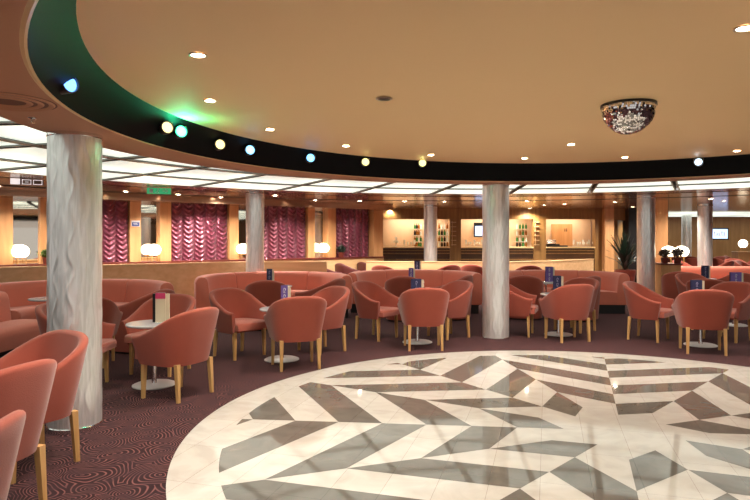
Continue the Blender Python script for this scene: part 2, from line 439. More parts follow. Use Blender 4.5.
# right of the bar
x0 = X(602, BY)
wb('wall_back', x0, X(611, BY), BY-.25, BY+.25, 0, 2.6, M['oak'])
wb('wall_back', X(611, BY), X(625, BY), BY+.6, BY+.7, 0, 2.6, M['oak'])
wb('trim_18', X(609, BY), X(611, BY), BY-.1, BY+.6, 0, 2.12, M['dark_wood'])
wb('trim_19', X(611, BY), X(626, BY), BY-.02, BY+.1, 2.12, 2.6, M['bar_wood'])
wb('wall_back', X(625, BY), X(664, BY), BY-.3, BY+.2, 0, 2.6, M['black'])
wb('trim_20', X(656, 15.5), X(668, 15.5), 15.5, 15.9, 0, 2.6, M['oak'])
FY = 27
wb('wall_back', X(650, FY), 19, FY, FY+.2, 0, 2.6, M['oak'])
wb('wall_right', 18.8, 19, -7, FY, 0, 2.6, M['oak'])
wb('wall_back', X(664, BY), X(664, BY)+.12, BY, FY, 0, 2.6, M['bar_wood'])

# far room ceiling lights
for i, (a, c) in enumerate(((10.9, 13.4), (13.5, 16.0), (16.1, 18.6))):
    b = MB(); b.box(a, c, 22.2, 26.2, ZC-.03, ZC-.005)
    o = b.build('ceiling_light_panel', M['panel'], shade=False)
    tag(o, 'frosted glowing ceiling panel over the far seating area on the right', 'ceiling light', 'glowing panels of the far right lounge')

# ------------------------------------------------------------------ columns
def column(x, y, r, z1, label, fine=True):
    n = 280 if fine else 140; nz = int(z1/.02) if fine else 60
    vs = []; uvs = []
    for j in range(nz+1):
        z = z1*j/nz
        for i in range(n):
            th = 2*pi*i/n
            q = 5*th
            w = .5+.5*sin(2*pi*z/.27+1.3*sin(th))
            # ogee ribbons: alternate ribs bulge apart and meet again
            sq = sin(q+.62*sin(2*pi*z/.33+.5*sin(2*th))*cos(q)); f = math.exp(-(sq/.30)**2)+.45*math.exp(-((1-abs(sq))/.06)**2)
            rr = r*(.99+.022*f)
            vs.append((rr*cos(th), rr*sin(th), z))
    fs = [(j*n+i, j*n+(i+1) % n, (j+1)*n+(i+1) % n, (j+1)*n+i) for j in range(nz) for i in range(n)]
    b = MB(); b.add(vs, fs)
    me = b.build('cladding', M['column'], sharp=80)
    uvl = me.data.uv_layers.new(name='UVMap')
    for lp in me.data.loops:
        v = me.data.vertices[lp.vertex_index].co
        uvl.data[lp.index].uv = (abs(atan2(v.y, v.x))/(2*pi), v.z/2)
    root = empty('column', (x, y, 0), 0, label, 'column'); me.parent = root
    b = MB(); b.lathe([(r*1.035, 0), (r*1.035, .035), (r*1.0, .04)], 48); b.build('base_ring', M['chrome'], root)
    b = MB(); b.lathe([(r*1.0, z1-.03), (r*1.035, z1-.025), (r*1.035, z1)], 48); b.build('top_ring', M['chrome'], root)
column(X(75, 4.79), 4.79, .198, Z_LO, 'big silver relief column at the left front, behind the near chairs')
column(X(495.7, 9.02), 9.02, .198, Z_LO, 'silver relief column in the middle, at the edge of the dance floor')
column(X(255, 13.0), 13.0, .195, ZC, 'slim silver column between two magenta curtains behind the long sofa', False)
column(X(430.5, 18.2), 18.2, .2, ZC, 'slim silver column in front of the bar shelves', False)
column(X(646, 14.2), 14.2, .2, ZC, 'silver column right of the dark leafy plant', False)
column(X(705, 17.7), 17.7, .2, ZC, 'silver column just left of the television screen', False)
column(X(686.5, 24.5), 24.5, .19, ZC, 'farthest slim silver column, in the far right lounge', False)

# ------------------------------------------------------------------ tub shell generator
def outline(W, D, F, n=2.9, na=10, nb=28):
    pts = [(W, F*(1-i/na)) for i in range(na)]
    for i in range(nb+1):
        a = pi*i/nb; c, s_ = cos(a), sin(a)
        pts.append((W*math.copysign(abs(c)**(2/n), c), -D*abs(s_)**(2/n)))
    pts += [(-W, F*(i/na)) for i in range(1, na+1)]
    return pts
def shell_mesh(W, D, F, zb, z_arm, z_crest, taper, th, pw=1.0):
    o = outline(W, D, F); n = len(o); L_ = [0]
    for i in range(1, n): L_.append(L_[-1]+hypot(o[i][0]-o[i-1][0], o[i][1]-o[i-1][1]))
    b = MB(); rings = []
    for i in range(n):
        p = Vector(o[i]); q0 = Vector(o[max(i-1, 0)]); q1 = Vector(o[min(i+1, n-1)])
        t = (q1-q0).normalized(); nrm = Vector((t.y, -t.x))       # points outward (path runs right -> back -> left)
        if nrm.dot(p) < 0: nrm = -nrm
        a = abs(L_[i]/L_[-1]*2-1)
        e = .5+.5*cos(pi*min(1, a**pw)); h = z_arm+(z_crest-z_arm)*e
        lean = .035*e
        prof = []
        def put(off, z):
            k = (z-zb)/(h-zb); sc = taper+(1-taper)*min(1, k)**.95
            prof.append((p.x*sc-nrm.x*off+0, p.y*sc-nrm.y*off-(lean*k if p.y < 0 else lean*k*max(0, 1-p.y/F)), z))
        for z in (0, .2, .45, .7, .9): put(0, zb+(h-th*.5-zb)*z)
        for k in range(0, 7):
            aa = pi*k/6; put(th/2-th/2*cos(aa)-.006*sin(aa)*0, h-th*.5+th*.5*sin(aa))
        zi = zb+.05
        for z in (.66, .33, 0): put(th, zi+(h-th*.5-zi)*z)
        rings.append(prof)
    m = len(rings[0]); vs = [v for r in rings for v in r]
    fs = [(i*m+k, i*m+(k+1) % m, (i+1)*m+(k+1) % m, (i+1)*m+k) for i in range(n-1) for k in range(m)]
    # rounded arm fronts
    for i0, sg in ((0, 1), (n-1, -1)):
        r = rings[i0]; c = [sum(v[d] for v in r)/m for d in range(3)]
        o_ = len(vs)
        for v in r: vs.append((c[0]+(v[0]-c[0])*.72, v[1]+.022, c[2]+(v[2]-c[2])*.95))
        for k in range(m): fs.append((i0*m+k, i0*m+(k+1) % m, o_+(k+1) % m, o_+k))
        fs.append(tuple(range(o_, o_+m)))
    b.add(vs, fs); return b
def pad(W, D, F, z0, z1, sc, rnd=.03):
    o = outline(W*sc, D*sc, F, n=2.6); b = MB(); n = len(o); ys = sum(p[1] for p in o)/n
    vs = []
    lv = [(0, z0), (0, z1-rnd), (.3*rnd, z1-.3*rnd), (rnd, z1), (rnd*4, z1+.012)]
    for off, z in lv:
        for (x, y) in o:
            l = max(.01, hypot(x, y-ys)); k = max(.05, 1-off/l); vs.append((x*k, ys+(y-ys)*k, z))
    fs = [(j*n+i, j*n+(i+1) % n, (j+1)*n+(i+1) % n, (j+1)*n+i) for j in range(len(lv)-1) for i in range(n)]
    fs += [tuple(range(n))[::-1], tuple(range((len(lv)-1)*n, len(lv)*n))]
    b.add(vs, fs); return b
def leg(x, y, sx, sy, h=.345):
    b = MB(); t, bt = .021, .014; cx, cy = x+sx, y+sy
    vs = [(cx+i*bt, cy+j*bt, 0) for i, j in ((-1, -1), (1, -1), (1, 1), (-1, 1))]+[(x+i*t, y+j*t, h) for i, j in ((-1, -1), (1, -1), (1, 1), (-1, 1))]
    b.add(vs, [(3, 2, 1, 0), (4, 5, 6, 7)]+[(i, (i+1) % 4, 4+(i+1) % 4, 4+i) for i in range(4)]); return b

tubproto = empty('tub_chair', (0, 0, 0), 0, 'x', 'chair')
shell_mesh(.35, .315, .24, .325, .60, .855, .77, .062, 1.35).build('shell', M['salmon'], tubproto, sharp=60)
pad(.35, .315, .20, .33, .37, .74, .01).build('seat_frame', M['salmon'], tubproto, sharp=60)
pad(.35, .315, .29, .365, .455, .74, .035).build('seat_cushion', M['salmon_edge'], tubproto, sharp=60)
for sx in (-1, 1):
    leg(sx*.235, .19, sx*.004, .008).build('leg', M['leg'], tubproto)
    leg(sx*.215, -.205, sx*.006, -.022).build('leg', M['leg'], tubproto)
used = [False, False, False]
def tub(x, y, f, label, group=None):
    rz = face(*f)
    if not used[0]:
        used[0] = True; tubproto.location = (x, y, 0); tubproto.rotation_euler.z = rz; tag(tubproto, label, None, group); return tubproto
    return dup(tubproto, (x, y, 0), rz, label, group)

clubproto = empty('club_chair', (0, 0, 0), 0, 'x', 'armchair')
shell_mesh(.37, .35, .30, .03, .60, .835, .93, .09).build('shell', M['salmon'], clubproto, sharp=60)
pad(.37, .35, .27, .06, .30, .82, .01).build('seat_base', M['salmon'], clubproto, sharp=60)
pad(.37, .35, .33, .29, .44, .72, .035).build('seat_cushion', M['salmon_edge'], clubproto, sharp=60)
pad(.37, .35, .26, 0, .06, .86, .005).build('plinth', M['plinth'], clubproto, sharp=60)
def club(x, y, f, label, group=None):
    rz = face(*f)
    if not used[1]:
        used[1] = True; clubproto.location = (x, y, 0); clubproto.rotation_euler.z = rz; tag(clubproto, label, None, group); return clubproto
    return dup(clubproto, (x, y, 0), rz, label, group)

# ------------------------------------------------------------------ tables and menu cards
tabproto = empty('pedestal_table', (0, 0, 0), 0, 'x', 'table')
b = MB(); b.lathe([(0, .615), (.265, .615), (.275, .622), (.275, .634), (.268, .64), (0, .64)], 40); b.build('tabletop', M['tabletop'], tabproto)
b = MB(); b.lathe([(.03, .018), (.024, .06), (.022, .58), (.06, .615)], 20); b.build('post', M['chrome'], tabproto)
b = MB(); b.lathe([(0, 0), (.215, 0), (.215, .008), (.19, .018), (.03, .024), (0, .024)], 40); b.build('base', M['disc'], tabproto)
def table(x, y, label):
    if not used[2]:
        used[2] = True; tabproto.location = (x, y, 0); tag(tabproto, label); return
    dup(tabproto, (x, y, 0), 0, label)

def card(x, y, z, rz, label, kind='purple', w=.085, h=.27):
    r = empty('menu_stand', (x, y, z), rz, label, 'menu stand')
    front = {'purple': M['purple'], 'navy': M['navy'], 'cream': M['cream']}[kind]
    b = MB(); b.box(-w*.62, w*.62, -.03, .03, 0, .014); b.build('foot', M['chrome'], r, bevel=.003)
    b = MB(); b.box(-w/2, w/2, -.018, -.012, .014, .014+h); fr = b.build('front_card', front, r)
    b = MB(); b.box(w/2-.006+.006, w/2+.035, -.012, .014, .014, .014+h*.96); b.build('side_card', M['cream'] if kind != 'cream' else M['cream'], r)
    b = MB(); b.box(-w/2, w/2, .014, .02, .014, .014+h); b.build('back_card', M['navy'], r)
    if kind == 'cream':
        b = MB(); b.box(-w/2+.001, w/2-.001, -.021, -.018, h*.84, h+.012); b.build('top_band', M['pinkcard'], fr)
        b = MB(); b.box(-w/2-.028, -w/2-.002, -.02, .016, .014, .014+h*.97); b.build('dark_spine', M['black'], r)
    else:
        b = MB()
        for k, zz in enumerate((.80, .50, .20)):       # swirl marks down the card
            pts = []
            for i in range(9):
                a = i/8*2*pi*1.2
                pts.append(((.010+.0035*sin(2*a))*cos(a)*1.3, -.0195, .014+h*zz+.018*sin(a)*1.25))
            b.tube(pts, .0035, 5)
            b.box(-.014, .014, -.0215, -.018, .014+h*zz-.036, .014+h*zz-.031)
        b.build('print', M['white'] if kind == 'purple' else M['printgrey'], fr)

table(-2.27, 6.17, 'small round pedestal table nearest the big left column, with a cream menu stand')
table(-1.16, 7.47, 'small round pedestal table between the left tub chairs in front of the long sofa')
table(.615, 8.72, 'small round pedestal table among the centre tub chairs left of the middle column')
table(2.88, 9.42, 'small round pedestal table just right of the middle column')
table(4.60, 8.48, 'small round pedestal table at the right, under the navy menu stand')
table(6.25, 10.45, 'small round pedestal table at the right edge, under the purple menu stand')
table(-1.80, 11.05, 'pedestal table inside the curve of the long left-centre sofa')
table(.72, 12.05, 'pedestal table inside the curve of the centre sofa left of the middle column')
table(3.42, 12.0, 'pedestal table inside the curve of the sofa right of the middle column')
table(-4.75, 8.75, 'pedestal table inside the curved sofa behind the big left column')
table(7.15, 13.1, 'pedestal table behind the right-hand chairs, near the distant column')
table(1.15, 15.7, 'pedestal table standing behind the centre sofa, before the low wooden partition')
card(X(161, 6.12), 6.12, .64, .05, 'tall cream menu stand with a magenta top on the leftmost table', 'cream', .10, .30)
card(X(284.5, 7.45), 7.45, .64, .05, 'purple and cream menu stand on the table before the long sofa', 'purple')
card(X(269.5, 11), 11.0, .64, 0, 'dark menu stand on the table inside the long left-centre sofa', 'navy', .10, .30)
card(X(416, 8.7), 8.66, .64, 0, 'navy menu stand on the table among the centre tub chairs', 'navy', .15)
card(X(411, 12), 12.0, .64, .05, 'purple menu stand on the table within the centre sofa curve', 'purple', .09)
card(X(417, 15.7), 15.7, .64, 0, 'small dark purple menu stand on the far table behind the centre sofa', 'navy', .14)
card(X(557.5, 9.4), 9.42, .64, 0, 'navy menu stand on the table right of the middle column', 'navy', .12)
card(X(549, 11.9), 11.9, .64, .1, 'lilac purple menu stand on the table inside the sofa right of the middle column', 'purple', .15, .30)
card(X(697, 8.4), 8.42, .64, 0, 'navy menu stand on the right front table', 'navy', .15)
card(X(735.5, 10.4), 10.4, .64, 0, 'purple menu stand on the table at the right edge', 'purple', .19)
card(X(705, 13), 13.0, .64, 0, 'navy menu stand on the table before the distant column', 'navy', .15)

# ------------------------------------------------------------------ chairs
tub(-1.90, 5.78, (-.9, .45), 'salmon tub chair at the leftmost table, back towards the camera')
tub(-2.42, 6.78, (-.25, -1), 'salmon tub chair behind the cream menu stand, facing the camera')
tub(-3.0, 6.05, (1, .05), 'salmon tub chair mostly hidden by the big left column, facing right')
tub(-3.42, 7.15, (-.2, 1), 'salmon tub chair just right of the big column, second one back')
tub(-.93, 7.07, (-.35, .94), 'salmon tub chair with its back to the camera in front of the long sofa')
tub(-1.74, 7.72, (.79, -.62), 'salmon tub chair facing right, left of the table before the long sofa')
tub(-.72, 8.05, (-.75, -.65), 'salmon tub chair right of the purple and cream menu stand, facing left')
tub(.67, 8.27, (-.05, 1), 'salmon tub chair with its back square to the camera at the centre table')
tub(.03, 9.08, (.82, -.58), 'salmon tub chair facing right at the left of the centre table')
tub(1.12, 9.2, (-.85, -.5), 'salmon tub chair facing left at the right of the centre table')
tub(2.86, 8.93, (-.22, .97), 'salmon tub chair with its back to the camera right of the middle column')
tub(2.24, 9.42, (.93, -.36), 'salmon tub chair half hidden behind the middle column, facing right')
tub(3.28, 9.85, (-.8, -.6), 'salmon tub chair facing left behind the navy menu stand right of the middle column')
tub(4.36, 7.98, (.3, .95), 'salmon tub chair with its back to the camera at the right front table')
tub(4.10, 8.98, (.74, -.67), 'salmon tub chair facing right at the left of the right front table')
tub(5.25, 8.95, (-.85, -.5), 'salmon tub chair cut by the right edge, facing left to the right front table')
tub(5.55, 9.95, (.6, .8), 'salmon tub chair between the two menu stands at the right, back to camera')
tub(6.05, 11.25, (.2, -1), 'salmon tub chair facing the camera at the far side of the right edge table')
tub(-2.32, 3.98, (-.55, -.85), 'large near salmon tub chair at the left edge, in front of the big column')
tub(-2.13, 3.20, (-1, .25), 'near salmon tub chair at the left edge seen from its back, second from the front')
tub(-1.65, 2.10, (-1, -.12), 'salmon tub chair in the bottom left corner, nearest to the camera')
club(-3.14, 8.12, (-1, .35), 'floor-length salmon club chair behind the leftmost table, facing the curved sofa')
club(-1.80, 10.08, (-.1, 1), 'floor-length salmon club chair turned away, in front of the long left-centre sofa')
club(-.92, 10.36, (-.95, .45), 'floor-length salmon club chair at the right end of the long left-centre sofa')
club(.55, 11.15, (.1, 1), 'floor-length salmon club chair turned away at the centre sofa')
club(1.45, 11.35, (-.9, .5), 'floor-length salmon club chair at the right end of the centre sofa')
club(2.82, 11.40, (.2, 1), 'floor-length salmon club chair turned away, right of the middle column')
club(3.76, 11.15, (-.6, .8), 'floor-length salmon club chair behind the tub chairs right of the middle column')
club(6.42, 12.6, (.5, .85), 'floor-length salmon club chair below the glowing oval lamps on the right')
club(7.25, 12.25, (-.1, 1), 'floor-length salmon club chair turned away below the distant column')
club(8.1, 13.05, (-1, .2), 'floor-length salmon club chair at the right edge behind the purple menu stand')
for i, (x, y, f, l) in enumerate((
    (X(387, 15.6), 15.6, (.6, 1), 'salmon club chair behind the left part of the centre sofa, by the low partition'),
    (X(445, 15.9), 15.9, (-.5, 1), 'left one of two salmon club chairs touching backs behind the centre sofa'),
    (X(475, 16.1), 16.1, (.5, 1), 'right one of two salmon club chairs touching backs behind the centre sofa'),
    (X(527, 15.6), 15.6, (0, 1), 'salmon club chair behind the sofa right of the middle column'))):
    club(x, y, f, l)
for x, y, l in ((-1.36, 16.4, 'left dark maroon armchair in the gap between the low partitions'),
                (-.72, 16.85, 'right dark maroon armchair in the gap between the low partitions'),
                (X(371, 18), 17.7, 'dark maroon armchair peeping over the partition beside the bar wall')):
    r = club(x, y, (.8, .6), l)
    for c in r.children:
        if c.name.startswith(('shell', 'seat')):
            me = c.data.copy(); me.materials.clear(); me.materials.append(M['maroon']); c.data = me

# ------------------------------------------------------------------ sofas
def offset_path(P):
    n = len(P); nr = []
    for i in range(n):
        t = (Vector(P[min(i+1, n-1)])-Vector(P[max(i-1, 0)])).normalized()
        nr.append(Vector((t.y, -t.x)))            # to the right of travel = inside
    return nr
def sweep(P, NR, prof, i0, i1, gap=.004, endround=.03):
    b = MB(); m = len(prof); cs = (sum(p[0] for p in prof)/m, sum(p[1] for p in prof)/m); vs = []
    idx = list(range(i0, i1+1)); stations = []
    for q, i in enumerate(idx):
        p = Vector(P[i]); t = Vector((-NR[i].y, NR[i].x))
        if q == 0: stations += [(p+t*gap, i, .93), (p+t*(gap+.012), i, .985), (p+t*(gap+endround), i, 1)]
        elif q == len(idx)-1: stations += [(p-t*(gap+endround), i, 1), (p-t*(gap+.012), i, .985), (p-t*gap, i, .93)]
        else: stations.append((p, i, 1))
    for p, i, k in stations:
        for (o_, z) in prof:
            oo = cs[0]+(o_-cs[0])*k; zz = cs[1]+(z-cs[1])*(k if z > cs[1] else 1)
            v = p+NR[i]*oo; vs.append((v.x, v.y, zz))
    s_ = len(stations)
    fs = [(j*m+k, j*m+(k+1) % m, (j+1)*m+(k+1) % m, (j+1)*m+k) for j in range(s_-1) for k in range(m)]
    fs += [tuple(range(m)), tuple(range((s_-1)*m, s_*m))]
    b.add(vs, fs); return b
BACK = [(.02, .18), (0, .3), (0, .70), (.015, .76), (.05, .80), (.10, .815), (.16, .805), (.20, .77), (.22, .70), (.25, .44), (.25, .18)]
SEAT = [(.23, .18), (.23, .43), (.40, .445), (.66, .445), (.72, .43), (.755, .39), (.76, .33), (.745, .18)]
PLIN = [(.08, 0), (.08, .18), (.66, .18), (.66, 0)]
def sofa(name, P, nb, ns, label):
    r = empty(name, (P[len(P)//2][0], P[len(P)//2][1], 0), 0, label, 'sofa')
    c0 = r.location.copy(); P = [(p[0]-c0.x, p[1]-c0.y) for p in P]; NR = offset_path(P); n = len(P)-1
    for k in range(nb): sweep(P, NR, BACK, round(n*k/nb), round(n*(k+1)/nb)).build('backrest', M['sofa'], r, sharp=50)
    for k in range(ns): sweep(P, NR, SEAT, round(n*k/ns), round(n*(k+1)/ns)).build('seat', M['sofa'], r, sharp=50)
    sweep(P, NR, PLIN, 0, n, .02).build('plinth', M['plinth'], r, shade=False)
def arc(cx, cy, R, a0, a1, n=48, rx=None):
    rx = rx or R
    return [(cx+rx*sin(radians(a0+(a1-a0)*i/n)), cy+R*cos(radians(a0+(a1-a0)*i/n))) for i in range(n+1)]
sofa('curved_sofa', arc(-1.9, 11.40, 1.47, -118, 93), 3, 3, 'long curved salmon sofa left of centre, in front of the wood partition')
sofa('curved_sofa', arc(.80, 12.25, 1.38, -92, 100), 3, 3, 'curved salmon sofa in the centre, left of the middle column')
sofa('curved_sofa', arc(3.78, 12.15, 1.30, -92, 97, rx=1.33), 3, 3, 'curved salmon sofa right of the middle column, ending near the plant')
sofa('curved_sofa', arc(-4.55, 8.97, 1.47, -95, 70), 3, 3, 'curved salmon sofa behind the big left column')
sofa('straight_sofa', [(-5.15+.1*i/12, 5.9+2.05*i/12) for i in range(13)], 2, 2, 'salmon sofa at the left edge behind the near chairs')
sofa('straight_sofa', [(12.2-5.0*(1-i/12)+0, 15.2) for i in range(13)][::1], 2, 2, 'long low salmon sofa back stretching below the television on the right')

# ------------------------------------------------------------------ low partitions
def partition(pts, h, label, t=.07):
    r = empty('low_partition', (pts[0][0], pts[0][1], 0), 0, label, 'partition'); c0 = Vector(pts[0]+(0,))
    n = len(pts); L1 = []; R1 = []
    for i in range(n):
        d = (Vector(pts[min(i+1, n-1)])-Vector(pts[max(i-1, 0)])).normalized(); q = Vector((-d.y, d.x))
        L1.append(Vector(pts[i])+q*t/2); R1.append(Vector(pts[i])-q*t/2)
    def slab(z0, z1, k):
        b = MB(); vs = []
        for i in range(n):
            l = Vector(pts[i])+(L1[i]-Vector(pts[i]))*k; rr = Vector(pts[i])+(R1[i]-Vector(pts[i]))*k
            for z in (z0, z1):
                vs += [(l.x-c0.x, l.y-c0.y, z), (rr.x-c0.x, rr.y-c0.y, z)]
        fs = []
        for i in range(n-1):
            a, c = 4*i, 4*i+4
            fs += [(a, c, c+2, a+2), (a+1, a+3, c+3, c+1), (a+2, c+2, c+3, a+3), (a, a+1, c+1, c)]
        fs += [(0, 2, 3, 1), (4*n-4, 4*n-3, 4*n-1, 4*n-2)]
        b.add(vs, fs); return b
    slab(0, h-.025, 1).build('panel', M['oak_h'], r, shade=False)
    slab(h-.025, h, 1.5).build('cap', M['oak_light'], r, shade=False)
partition([(-9.5, 9.0), (-6.7, 10.75), (-5.3, 11.65), (-4.25, 12.45), (-2.9, 13.30), (-2.2, 13.45), (-1.08, 13.45)], 1.0, 'low light wood partition running behind the two left sofas')
partition([(-.25, 17.1), (3.7, 16.9), (5.2, 17.6), (7.0, 19.3)], .87, 'low light wood partition in front of the bar, curving away to the right')

# ------------------------------------------------------------------ lamps
lampproto = None
def globe(x, y, z, r, label, sz=1, power=14):
    L_ = empty('globe_lamp', (x, y, z), 0, label, 'lamp')
    b = MB(); b.sphere((0, 0, r*sz+.13), r, 28, 16, sz); b.build('shade', M['globe'], L_)
    for k in range(3):
        a = 2*pi*k/3+.5
        b = MB(); b.tube([(r*.62*cos(a), r*.62*sin(a), 0), (r*.55*cos(a), r*.55*sin(a), .13+r*sz*.3)], .009, 6); b.build('leg', M['leg'], L_)
    b = MB(); b.lathe([(r*.5, .13), (r*.62, .135), (r*.62, .15), (r*.5, .155)], 20); b.build('ring', M['leg'], L_)
for px, l in ((19, 'glowing globe lamp on the window ledge at the far left'), (150.5, 'glowing globe lamp on the ledge by the small blue sign'),
              (239, 'glowing globe lamp on the ledge left of the slim column'), (319, 'glowing globe lamp on the ledge between the two right curtains')):
    p = WR @ Vector((wt(px), -.24, 0)); globe(p.x, p.y, .97, .165, l, .85)
globe(X(670.5, 14.4), 14.5, .93, .17, 'left one of two glowing oval lamps behind the brown foliage', .8)
globe(X(682.5, 14.5), 14.55, .93, .17, 'right one of two glowing oval lamps behind the brown foliage', .8)
globe(X(743, 21.5), 21.5, 1.05, .15, 'small glowing lamp far away at the right edge, near the television', 1)

b = MB(); b.box(X(743, 21.5)-.3, X(743, 21.5)+.3, 21.3, 21.7, 0, 1.05)
tag(b.build('console', M['oak'], bevel=.01), 'wooden console under the small far lamp at the right edge', 'console')
# cabinet with foliage
b = MB(); b.box(6.68, X(690, 13.6), 14.0, 14.8, 0, .90); b.box(6.66, X(691, 13.6), 13.96, 14.84, .90, .93, 1)
tag(b.build('sideboard', [M['oak'], M['dark_wood']]), 'wooden sideboard carrying the two oval lamps, right of the silver column', 'cabinet')
def bush(x, y, z, r, label, m, n=150, ls=.06, seed=1):
    rnd = random.Random(seed)
    t = empty('potted_plant', (x, y, z), 0, label, 'plant')
    b = MB(); b.lathe([(0, 0), (.07, 0), (.09, .14), (.075, .14), (.07, .1), (0, .1)], 20); b.build('pot', M['dark_wood'], t)
    b = MB()
    for i in range(n):
        th, ph = rnd.uniform(0, 2*pi), math.acos(rnd.uniform(-1, 1)); rr = r*rnd.uniform(.55, 1)
        c = Vector((rr*sin(ph)*cos(th), rr*sin(ph)*sin(th), .12+r+rr*cos(ph)*.8))
        d = Vector((rnd.gauss(0, 1), rnd.gauss(0, 1), rnd.gauss(0, 1))).normalized(); u = d.orthogonal().normalized()
        b.add([c-d*ls, c+u*ls*.35, c+d*ls, c-u*ls*.35], [(0, 1, 2, 3)])
    for i in range(12):
        a = rnd.uniform(0, 2*pi); b.tube([(0, 0, .1), (r*.3*cos(a), r*.3*sin(a), .12+r*.6), (r*.7*cos(a), r*.7*sin(a), .12+r*rnd.uniform(.8, 1.5))], .005, 4)
    b.build('foliage', m, t, shade=False)
bush(X(664.5, 14.1), 14.1, .93, .12, 'small brown leafy plant left of the glowing oval lamps', M['leafbrown'], seed=3)
bush(X(677, 14.1), 14.08, .93, .13, 'small brown leafy plant in front of the glowing oval lamps', M['leafbrown'], seed=4)
p = WR @ Vector((wt(45), -.26, 0)); bush(p.x, p.y, .97, .10, 'small green plant on the ledge beside the far left lamp', mat('bright_leaf', (.10, .16, .03, 1), .5, var=.4), seed=5)
p = WR @ Vector((wt(336), -.28, 0)); bush(p.x, p.y, .97, .12, 'small dark round plant on the ledge right of the globe lamp', M['leaf'], seed=6)
# tall palm-like plant
t = empty('potted_palm', (X(625, 17.5), 17.5, 0), 0, 'tall dark spiky plant in a dark planter beside the dark doorway', 'plant')
b = MB(); b.lathe([(0, 0), (.22, 0), (.30, .60), (.27, .60), (.25, .5), (0, .5)], 24); b.build('planter', M['dark_wood'], t)
rnd = random.Random(11)
for i in range(90):
    a = rnd.uniform(0, 2*pi); sp = rnd.uniform(.08, .62); h = rnd.uniform(.75, 1.4)-sp*.45
    b = MB(); vs = []; seg = 7; w = .045
    for k in range(seg+1):
        q = k/seg; rr = sp*q**1.6; z = .55+h*q-.25*sp*q**3; ww = w*sin(pi*min(1, .12+q*.88))
        c = Vector((rr*cos(a), rr*sin(a), z)); sdv = Vector((-sin(a), cos(a), 0))*ww
        vs += [c-sdv, c+sdv+Vector((0, 0, .01))]
    b.add(vs, [(2*k, 2*k+1, 2*k+3, 2*k+2) for k in range(seg)]); b.build('leaf', M['leaf'], t)

# television
t = empty('television', (X(719.5, 25.5), 25.5, 1.72), 0, 'lit blue television screen on the far right wall', 'television')
b = MB(); b.box(-.37, .37, -.04, .04, -.25, .25); b.build('frame', M['black'], t, bevel=.008)
b = MB(); b.box(-.32, .32, -.046, -.041, -.20, .20); sc_ = b.build('screen', M['screen'], t)
b = MB(); b.box(-.03, .03, .04, 1.5, -.04, .04); b.build('bracket', M['black'], t)
b = MB()
for k in range(5): b.box(-.26+.1*k, -.20+.1*k, -.049, -.0465, -.12+.04*(k % 2), .10-.03*(k % 3))
b.build('picture', M['white'], sc_)

# far right lounge seating
rnd = random.Random(5)
farlab = ['in the far lounge, left of the farthest column', 'in the far lounge, right beside the farthest column', 'in the far lounge, between the two silver columns',
          'in the far lounge, under the left side of the television', 'in the far lounge, straight under the television', 'in the far lounge, right of the television',
          'in the far lounge, left of the small glowing lamp', 'in the far lounge, right below the small glowing lamp', 'in the far lounge, at the picture edge',
          'in the far lounge, lowest in front of the television', 'in the far lounge, in the front row left of the distant column', 'in the far lounge, in the front row at the picture edge']
fp = [(674, 22), (692, 22.6), (697, 20.5), (715, 22.5), (722, 21), (734, 23.2), (737, 19.6), (750, 22.7), (757, 20.2), (721, 18.6), (686, 18.4), (748, 18.2)]
for (px, y), l in zip(fp, farlab):
    tub(X(px, y), y, (rnd.uniform(-1, 1), rnd.uniform(-1, .6)), 'salmon tub chair '+l)

# ------------------------------------------------------------------ mirror ball
t = empty('mirror_ball', (1.985, 4.70, Z_UP), 0, 'half mirror ball set in the ceiling dome above the dance floor', 'mirror ball')
b = MB(); b.lathe([(.18, 0), (.206, 0), (.208, -.02), (.18, -.02)], 48); b.build('rim', M['black'], t)
b = MB(); R = .202; rows = 22
rnd = random.Random(3)
for j in range(rows):
    p0 = pi/2*(j/rows); p1 = pi/2*((j+1)/rows); cnt = max(6, int(84*cos((p0+p1)/2)))
    for i in range(cnt):
        a0, a1 = 2*pi*i/cnt, 2*pi*(i+.92)/cnt
        q = [Vector((R*cos(p)*cos(a), R*cos(p)*sin(a), -R*1.1*sin(p)-.012)) for p, a in ((p0, a0), (p0, a1), (p1-.006, a1), (p1-.006, a0))]
        c = sum(q, Vector())/4; ax = Vector((rnd.gauss(0, 1), rnd.gauss(0, 1), rnd.gauss(0, 1))).normalized(); rot = Matrix.Rotation(rnd.gauss(0, .17), 3, ax)
        b.add([c+rot @ (v-c) for v in q], [(0, 1, 2, 3)])
tl = b.build('mirror_tiles', mat('mirror_tile', (.9, .88, .9, 1), .06, metal=1, var=.02), t, shade=False); tl['kind'] = 'stuff'
b = MB(); b.lathe([(R*.985*cos(pi/2*j/16), -R*1.085*sin(pi/2*j/16)-.012) for j in range(17)], 48); b.build('ball', M['black'], t)

# ------------------------------------------------------------------ lights
def light(kind, loc, power, color, size=.1, rot=None, spot=None, blend=.5):
    d = bpy.data.lights.new(kind.lower(), kind); d.energy = power; d.color = color
    if kind == 'SPOT': d.spot_size = radians(spot); d.spot_blend = blend; d.shadow_soft_size = size
    elif kind == 'POINT': d.shadow_soft_size = size
    else: d.size = size
    o = bpy.data.objects.new('lamp_light', d); COL.objects.link(o); o.location = loc
    if rot: o.rotation_euler = rot
    return o
WARM = (1, .90, .77)
def downlight(x, y, z, label, group=None, r=.038, on=True, power=0, spot=120):
    t = empty('downlight', (x, y, z), 0, label, 'downlight', group)
    b = MB(); b.lathe([(r, -.001), (r*1.35, -.004), (r*1.4, -.009), (r*1.05, -.011), (r*.98, -.004)], 24); b.build('trim_ring', M['trim'], t)
    b = MB(); b.lathe([(0, -.006), (r, -.006)], 24); b.build('lamp' if on else 'sensor', M['lamp_disc'] if on else M['black'], t)
    if power: light('SPOT', (x, y, z-.03), power, WARM, .05, (0, 0, 0), spot, .7)
DP = 80
